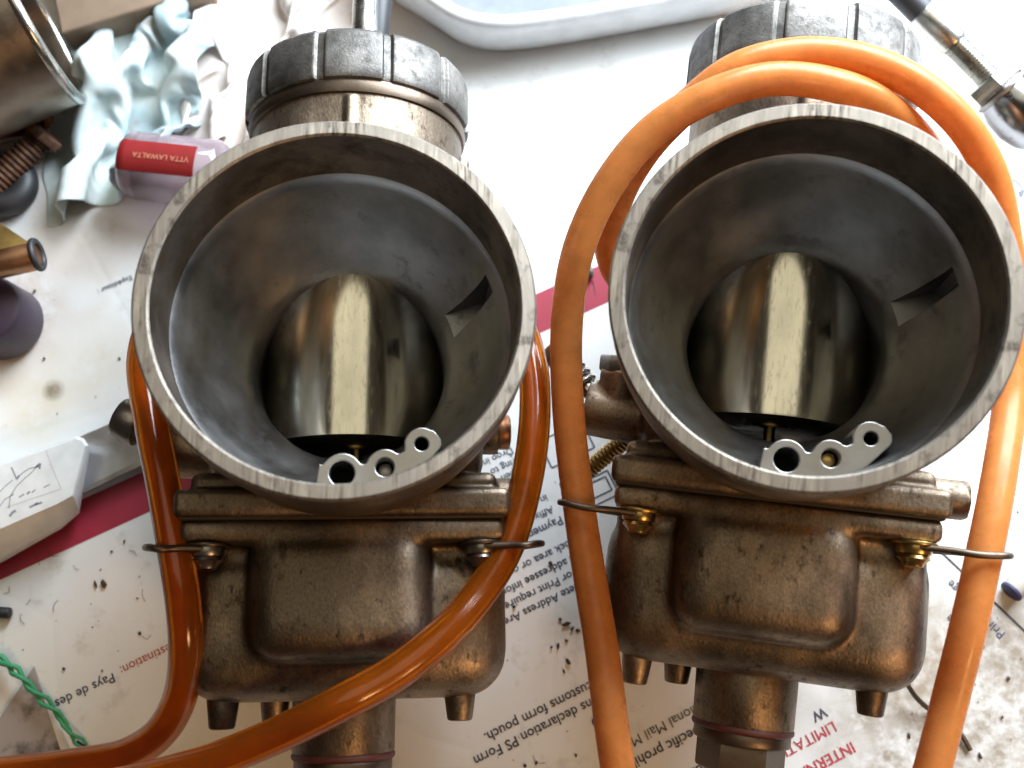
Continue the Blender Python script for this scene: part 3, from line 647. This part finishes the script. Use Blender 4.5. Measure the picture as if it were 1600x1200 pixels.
tx = obj('lettering', text_mesh('VTTA LAWALTA', 1.9, 'LEFT'), M['labelink'], lb); tx.location = (d*19.2+Vector((0, 0, 2*Rv+0.6+0.2))-u*0.2)*MM; tx.rotation_euler = (0, 0, math.atan2(d.y, d.x)+math.pi)

# utility knife
kp = lambda pts, z, o: [(q.x-o.x, q.y-o.y, z) for q in (at(x, y, z) for x, y in pts)]
a0 = at(40, 770, 8); a0.z = 0; t = thing('utility_knife', 'white utility knife with wide grey blade lying across the red band', 'knife', a0)
lay = [(1.0, [(-140, 960), (-140, 800), (0, 735), (112, 694), (128, 700), (133, 720), (116, 800), (92, 824)]),
       (4.0, [(-145, 962), (-142, 790), (0, 729), (118, 686), (130, 690), (140, 712), (124, 802), (96, 826)]),
       (7.5, [(-145, 950), (-142, 786), (0, 727), (120, 684), (131, 688), (139, 702), (122, 794), (95, 818)]),
       (12.0, [(-145, 900), (-142, 784), (0, 725), (120, 682), (131, 685), (138, 696), (117, 780), (92, 794)]),
       (13.2, [(-145, 890), (-142, 786), (0, 728), (118, 686), (127, 688), (133, 697), (113, 774), (90, 787)])]
bm = bmesh.new(); rings = [[bm.verts.new(c) for c in kp(pp, z, a0)] for z, pp in lay]
for a, b in zip(rings, rings[1:]):
    n = len(a)
    for i in range(n): bm.faces.new((a[i], a[(i+1) % n], b[(i+1) % n], b[i]))
bm.faces.new(rings[-1]); bm.faces.new(rings[0][::-1]); obj('handle', finish(bm, 'handle', 28), M['handle'], t)
kz = 5.2
bl = obj('blade', prism([q[:2] for q in kp([(100, 700), (128, 681), (200, 650), (275, 622), (285, 700), (232, 721), (112, 778)], kz, a0)], kz-0.5, kz+0.1, 0, 'blade'), metal('blade_steel', (0.42, 0.41, 0.42, 1), 0.4, dirt_at=(0.66, 0.85), bump=0.1), t)
obj('cutting_edge', prism([q[:2] for q in kp([(112, 772), (232, 713), (285, 692), (285, 701), (232, 722), (112, 780)], kz, a0)], kz-0.45, kz+0.16, 0, 'cutting_edge'), M['plate'], bl)
pz = 13.2; seg = lambda pts, wd: [stroke(kp([pts[i]], pz, a0)[0], kp([pts[i+1]], pz, a0)[0], wd) for i in range(len(pts)-1)]
arrow = seg([(60, 726), (50, 738), (38, 748), (26, 760), (16, 776), (14, 794)], 0.22)+seg([(56, 730), (63, 724), (62, 733)], 0.45)+seg([(62, 729), (46, 732), (34, 740), (26, 750)], 0.22)+seg([(18, 730), (26, 748), (30, 742)], 0.3)+seg([(20, 750), (8, 760), (-4, 772)], 0.2)+seg([(22, 772), (8, 780), (-4, 796)], 0.2)
obj('printed_arrow', flat(arrow, pz+0.05, 'printed_arrow'), M['faint'], t)
obj('printed_frame', flat(seg([(72, 704), (82, 732), (96, 764)], 0.15)+seg([(96, 764), (60, 776), (10, 793)], 0.15), pz+0.05, 'printed_frame'), plain('pale_ink', (0.55, 0.52, 0.56, 1), 0.6), t)
sc_l = seg([(46, 793), (56, 788), (66, 785)], 0.5)+seg([(56, 789), (58, 785)], 0.5)+seg([(15, 807), (20, 800), (25, 798)], 0.6)+seg([(30, 777), (38, 772)], 0.35)+seg([(42, 772), (47, 768)], 0.5)+seg([(50, 770), (55, 765)], 0.3)+seg([(68, 762), (78, 757)], 0.25)
obj('scuff', flat(sc_l, pz+0.04, 'scuff'), M['faint'], t)

# green string and grey plastic flap
pts = [(-60, 985, 3), (0, 1030, 4), (28, 1052, 5), (55, 1082, 4.5), (90, 1115, 4), (112, 1148, 3), (132, 1166, 2)]
bp = spline([at(*p) for p in pts], 0.7); c = bp[0].copy(); c.z = 0
t = thing('green_string', 'twisted green string end lying over the grey plastic flap', 'string', c)
for s in range(2):
    q = []
    for i, p in enumerate(bp):
        tg = (bp[min(i+1, len(bp)-1)]-bp[max(i-1, 0)]).normalized(); uu = tg.cross(Vector((0, 0, 1))).normalized(); ph = i*0.42+0.5*math.sin(i*0.21)+s*math.pi
        q.append(p-c+(uu*math.cos(ph)+Vector((0, 0, 1))*math.sin(ph))*(0.62+0.22*math.sin(i*0.37)+0.12*math.sin(i*1.9+s)))
    obj('strand', tube(q, lambda f: 0.72*(1-0.5*f), 8, name='strand'), M['string'], t)
obj('frayed_end', tube(spline([at(120, 1158, 2)-c, at(132, 1166, 1.4)-c, at(146, 1169, 1)-c], 0.5), 0.3, 6, name='frayed_end'), M['line'], t)
fp = [at(52, 1042, 1.5), at(66, 1086, 1.5), at(112, 1210, 1.5), at(-60, 1230, 1.5), at(-40, 1180, 1.5)]; c = sum(fp, Vector())/5
m = NT('grey_plastic_film'); vv = m.coord(); cc = m.mix(m.ramp(m.noise(vv, 130, 5, 0.6), [(0.52, g(0)), (0.66, g(0.9))]), (0.36, 0.31, 0.28, 1), (0.07, 0.06, 0.05, 1)); m.set(**{'Base Color': cc, 'Roughness': 0.35})
t = thing('plastic_flap', 'grey stained plastic flap corner lying under the green string', 'flap', (c.x, c.y, 0))
obj('flap_sheet', prism([(q.x-c.x, q.y-c.y) for q in fp], 0.7, 1.3, 0, 'flap_sheet'), m.m, t)
fe = [at(66, 1086, 1.5), at(74, 1092, 1.5), at(124, 1212, 1.5), at(108, 1212, 1.5)]
obj('flap_edge', prism([(q.x-c.x, q.y-c.y) for q in fe], 0.7, 1.5, 0, 'flap_edge'), plain('clear_edge', (0.7, 0.68, 0.66, 1), 0.25), t)
a0 = at(2, 958, 2); o = obj('black_bead', cyl((-4, 0.3, 2.0), (2.2, 0, 2.0), 1.5, 1.3, 16, 0.4, name='black_bead'), M['rubber'], None, (a0.x, a0.y, 0)); tag(o, 'small black rubber stub at the edge above the green string', 'stub')

# throttle cable end
c0_, c1_ = at(1393, -28, 22), at(1590, 168, 16); D = (c1_-c0_); Lc = D.length; d = D.normalized(); base = Vector((c1_.x, c1_.y, 0))
t = thing('throttle_cable', 'throttle cable end with threaded ferrule, nut and chromed dome, beside the orange hose', 'cable', base)
def seg_p(f): return c0_+d*(Lc*f)-base
obj('sheath', tube([seg_p(-1.2), seg_p(0.0), seg_p(0.27)], 3.5, 24, name='sheath'), M['rubber'], t)
obj('ferrule', cyl(seg_p(0.24), seg_p(0.50), 4.2, 4.0, 32, 0.5, name='ferrule'), M['zinc'], t)
obj('threaded_rod', thread_mesh(seg_p(0.48), seg_p(0.80), 3.5, 0.8, 28), M['zinc'], t)
nt = obj('hex_nut', cyl(seg_p(0.76), seg_p(0.86), 7.0, n=6, bevel=0.6, name='hex_nut', smooth=25), M['zinc'], t)
obj('lock_washer', cyl(seg_p(0.86), seg_p(0.885), 7.0, n=40, bevel=0.2, name='lock_washer'), M['steel'], nt)
bm = bmesh.new(); u, v = basis(d); rings = []
for h, r_ in ((0.885, 6.6), (0.95, 7.6), (1.06, 7.9), (1.15, 7.2), (1.23, 5.4), (1.27, 3.0), (1.28, 1.0)):
    rings.append([bm.verts.new(seg_p(h)+(u*math.cos(2*math.pi*i/40)+v*math.sin(2*math.pi*i/40))*r_) for i in range(40)])
for a, b in zip(rings, rings[1:]):
    for i in range(40): bm.faces.new((a[i], a[(i+1) % 40], b[(i+1) % 40], b[i]))
bm.faces.new(rings[0][::-1]); bm.faces.new(rings[-1]); obj('dome', finish(bm, 'dome', 60), M['chrome'], t)

# small bits on the paper
a0, a1 = at(1578, 925, 2.6), at(1625, 880, 2.6); t = thing('paper_stub', 'off-white rolled stub with dark blue end near the picture edge', 'stub', (a0.x, a0.y, 0)); L = a1-a0; L.z = 0
obj('roll', cyl((0, 0, 3.1), L+Vector((0, 0, 3.1)), 2.6, n=28, bevel=0.25, name='roll'), M['butt'], t); obj('blue_tip', cyl(L*-0.03+Vector((0, 0, 3.1)), L*0.06+Vector((0, 0, 3.1)), 2.68, n=28, bevel=0.25, name='blue_tip'), M['blue'], t)
a0 = at(920, 427, 1.5); bm = bmesh.new(); bmesh.ops.create_icosphere(bm, subdivisions=2, radius=1.5)
for v in bm.verts: v.co *= 1+0.35*noise.noise(v.co*0.9); v.co.z += 1.9
t = thing('grit_pebble', 'grey grit lump with a thin hair trailing from it between the hoses', 'pebble', (a0.x, a0.y, 0))
obj('lump', finish(bm, 'lump', 40), plain('grey_grit', (0.13, 0.14, 0.13, 1), 0.8), t)
obj('hair', tube(spline([at(927, 438, 1)-a0+Vector((0, 0, 1)), at(930, 460, .8)-a0+Vector((0, 0, 1)), at(929, 490, .6)-a0+Vector((0, 0, 1)), at(945, 520, .6)-a0+Vector((0, 0, 1))], 0.8), 0.13, 6, name='hair'), M['line'], t)
for k, pts in enumerate(([(1418, 1070, 6), (1432, 1090, 4), (1448, 1105, 2.5), (1462, 1112, 1.2)], [(1485, 1130, 1.2), (1502, 1148, 1.5), (1516, 1172, 1.2)])):
    a0 = at(*pts[0]); a0.z = 0; o = obj('wire_scrap', tube(spline([at(*p)-a0 for p in pts], 0.6), 0.6, 8, name='wire_scrap'), M['wire'], None, a0); tag(o, ['bent rusty wire scrap under the corner of the float bowl', 'short rusty wire scrap past the outer hose'][k], 'wire', 'wire scraps')
bm = bmesh.new()
spots = [(150, 913, 1.0), (163, 912, 1.3), (195, 846, .9), (175, 862, .7), (158, 890, .6), (215, 935, .6), (219, 990, .8), (145, 980, .6), (100, 1045, .8), (160, 1048, .7), (875, 968, 1.0), (884, 975, 1.3), (894, 982, 1.2), (903, 985, .8), (862, 1011, 1.0), (872, 1010, 1.1), (885, 1001, .8), (888, 1034, 1.2), (881, 1049, .8), (928, 1128, 1.1), (936, 1140, .5), (860, 880, 1.2), (803, 948, 1.0), (900, 1180, .9), (1010, 1050, .6), (1550, 905, .6), (1565, 1120, 1.0), (1575, 1060, .8), (1530, 1180, 1.2), (1420, 1150, 1.0), (820, 1196, .9), (838, 1192, .7), (187, 560, .5), (70, 560, .8), (55, 455, .8), (1585, 735, .8), (1560, 770, .6), (1590, 800, .6), (150, 620, .5)]
for k in range(60): spots.append((random.choice([random.uniform(0, 270), random.uniform(780, 960), random.uniform(1380, 1600)]), random.uniform(560, 1200), random.uniform(0.12, 0.42)))
for px, py, s in spots:
    p = at(px, py, PZ); r = bmesh.ops.create_icosphere(bm, subdivisions=1, radius=0.55*s); ax, ay, rz = random.uniform(.6, 1.7), random.uniform(.5, 1), random.uniform(0, 3)
    for v in r['verts']:
        q = v.co*(1+0.5*noise.noise(v.co*3+p)); x, y = q.x*ax, q.y*ay; v.co = Vector((p.x+x*math.cos(rz)-y*math.sin(rz), p.y+x*math.sin(rz)+y*math.cos(rz), PZ+0.35*s+q.z*0.6))
o = obj('dirt_crumbs', finish(bm, 'dirt_crumbs', 60), M['crumb']); tag(o, 'brown dirt crumbs scattered over the envelope', 'dirt', kind='stuff')
bm = bmesh.new()
for k in range(14):
    px, py = random.choice([(random.uniform(780, 960), random.uniform(850, 1190)), (random.uniform(1400, 1600), random.uniform(680, 1190)), (random.uniform(0, 250), random.uniform(850, 1000))]); p = at(px, py, PZ+0.25); a = random.uniform(0, 6.28); L = random.uniform(1, 4); b = random.uniform(-1, 1)
    add_tube(bm, spline([p, p+Vector((math.cos(a), math.sin(a), 0))*L*0.5+Vector((-math.sin(a), math.cos(a), 0))*b, p+Vector((math.cos(a), math.sin(a), 0))*L], 0.5), 0.055, 5)
o = obj('fibres', finish(bm, 'fibres', 60), M['crumb']); tag(o, 'fine dark fibres and hairs scattered over the envelope', 'fibre', kind='stuff')
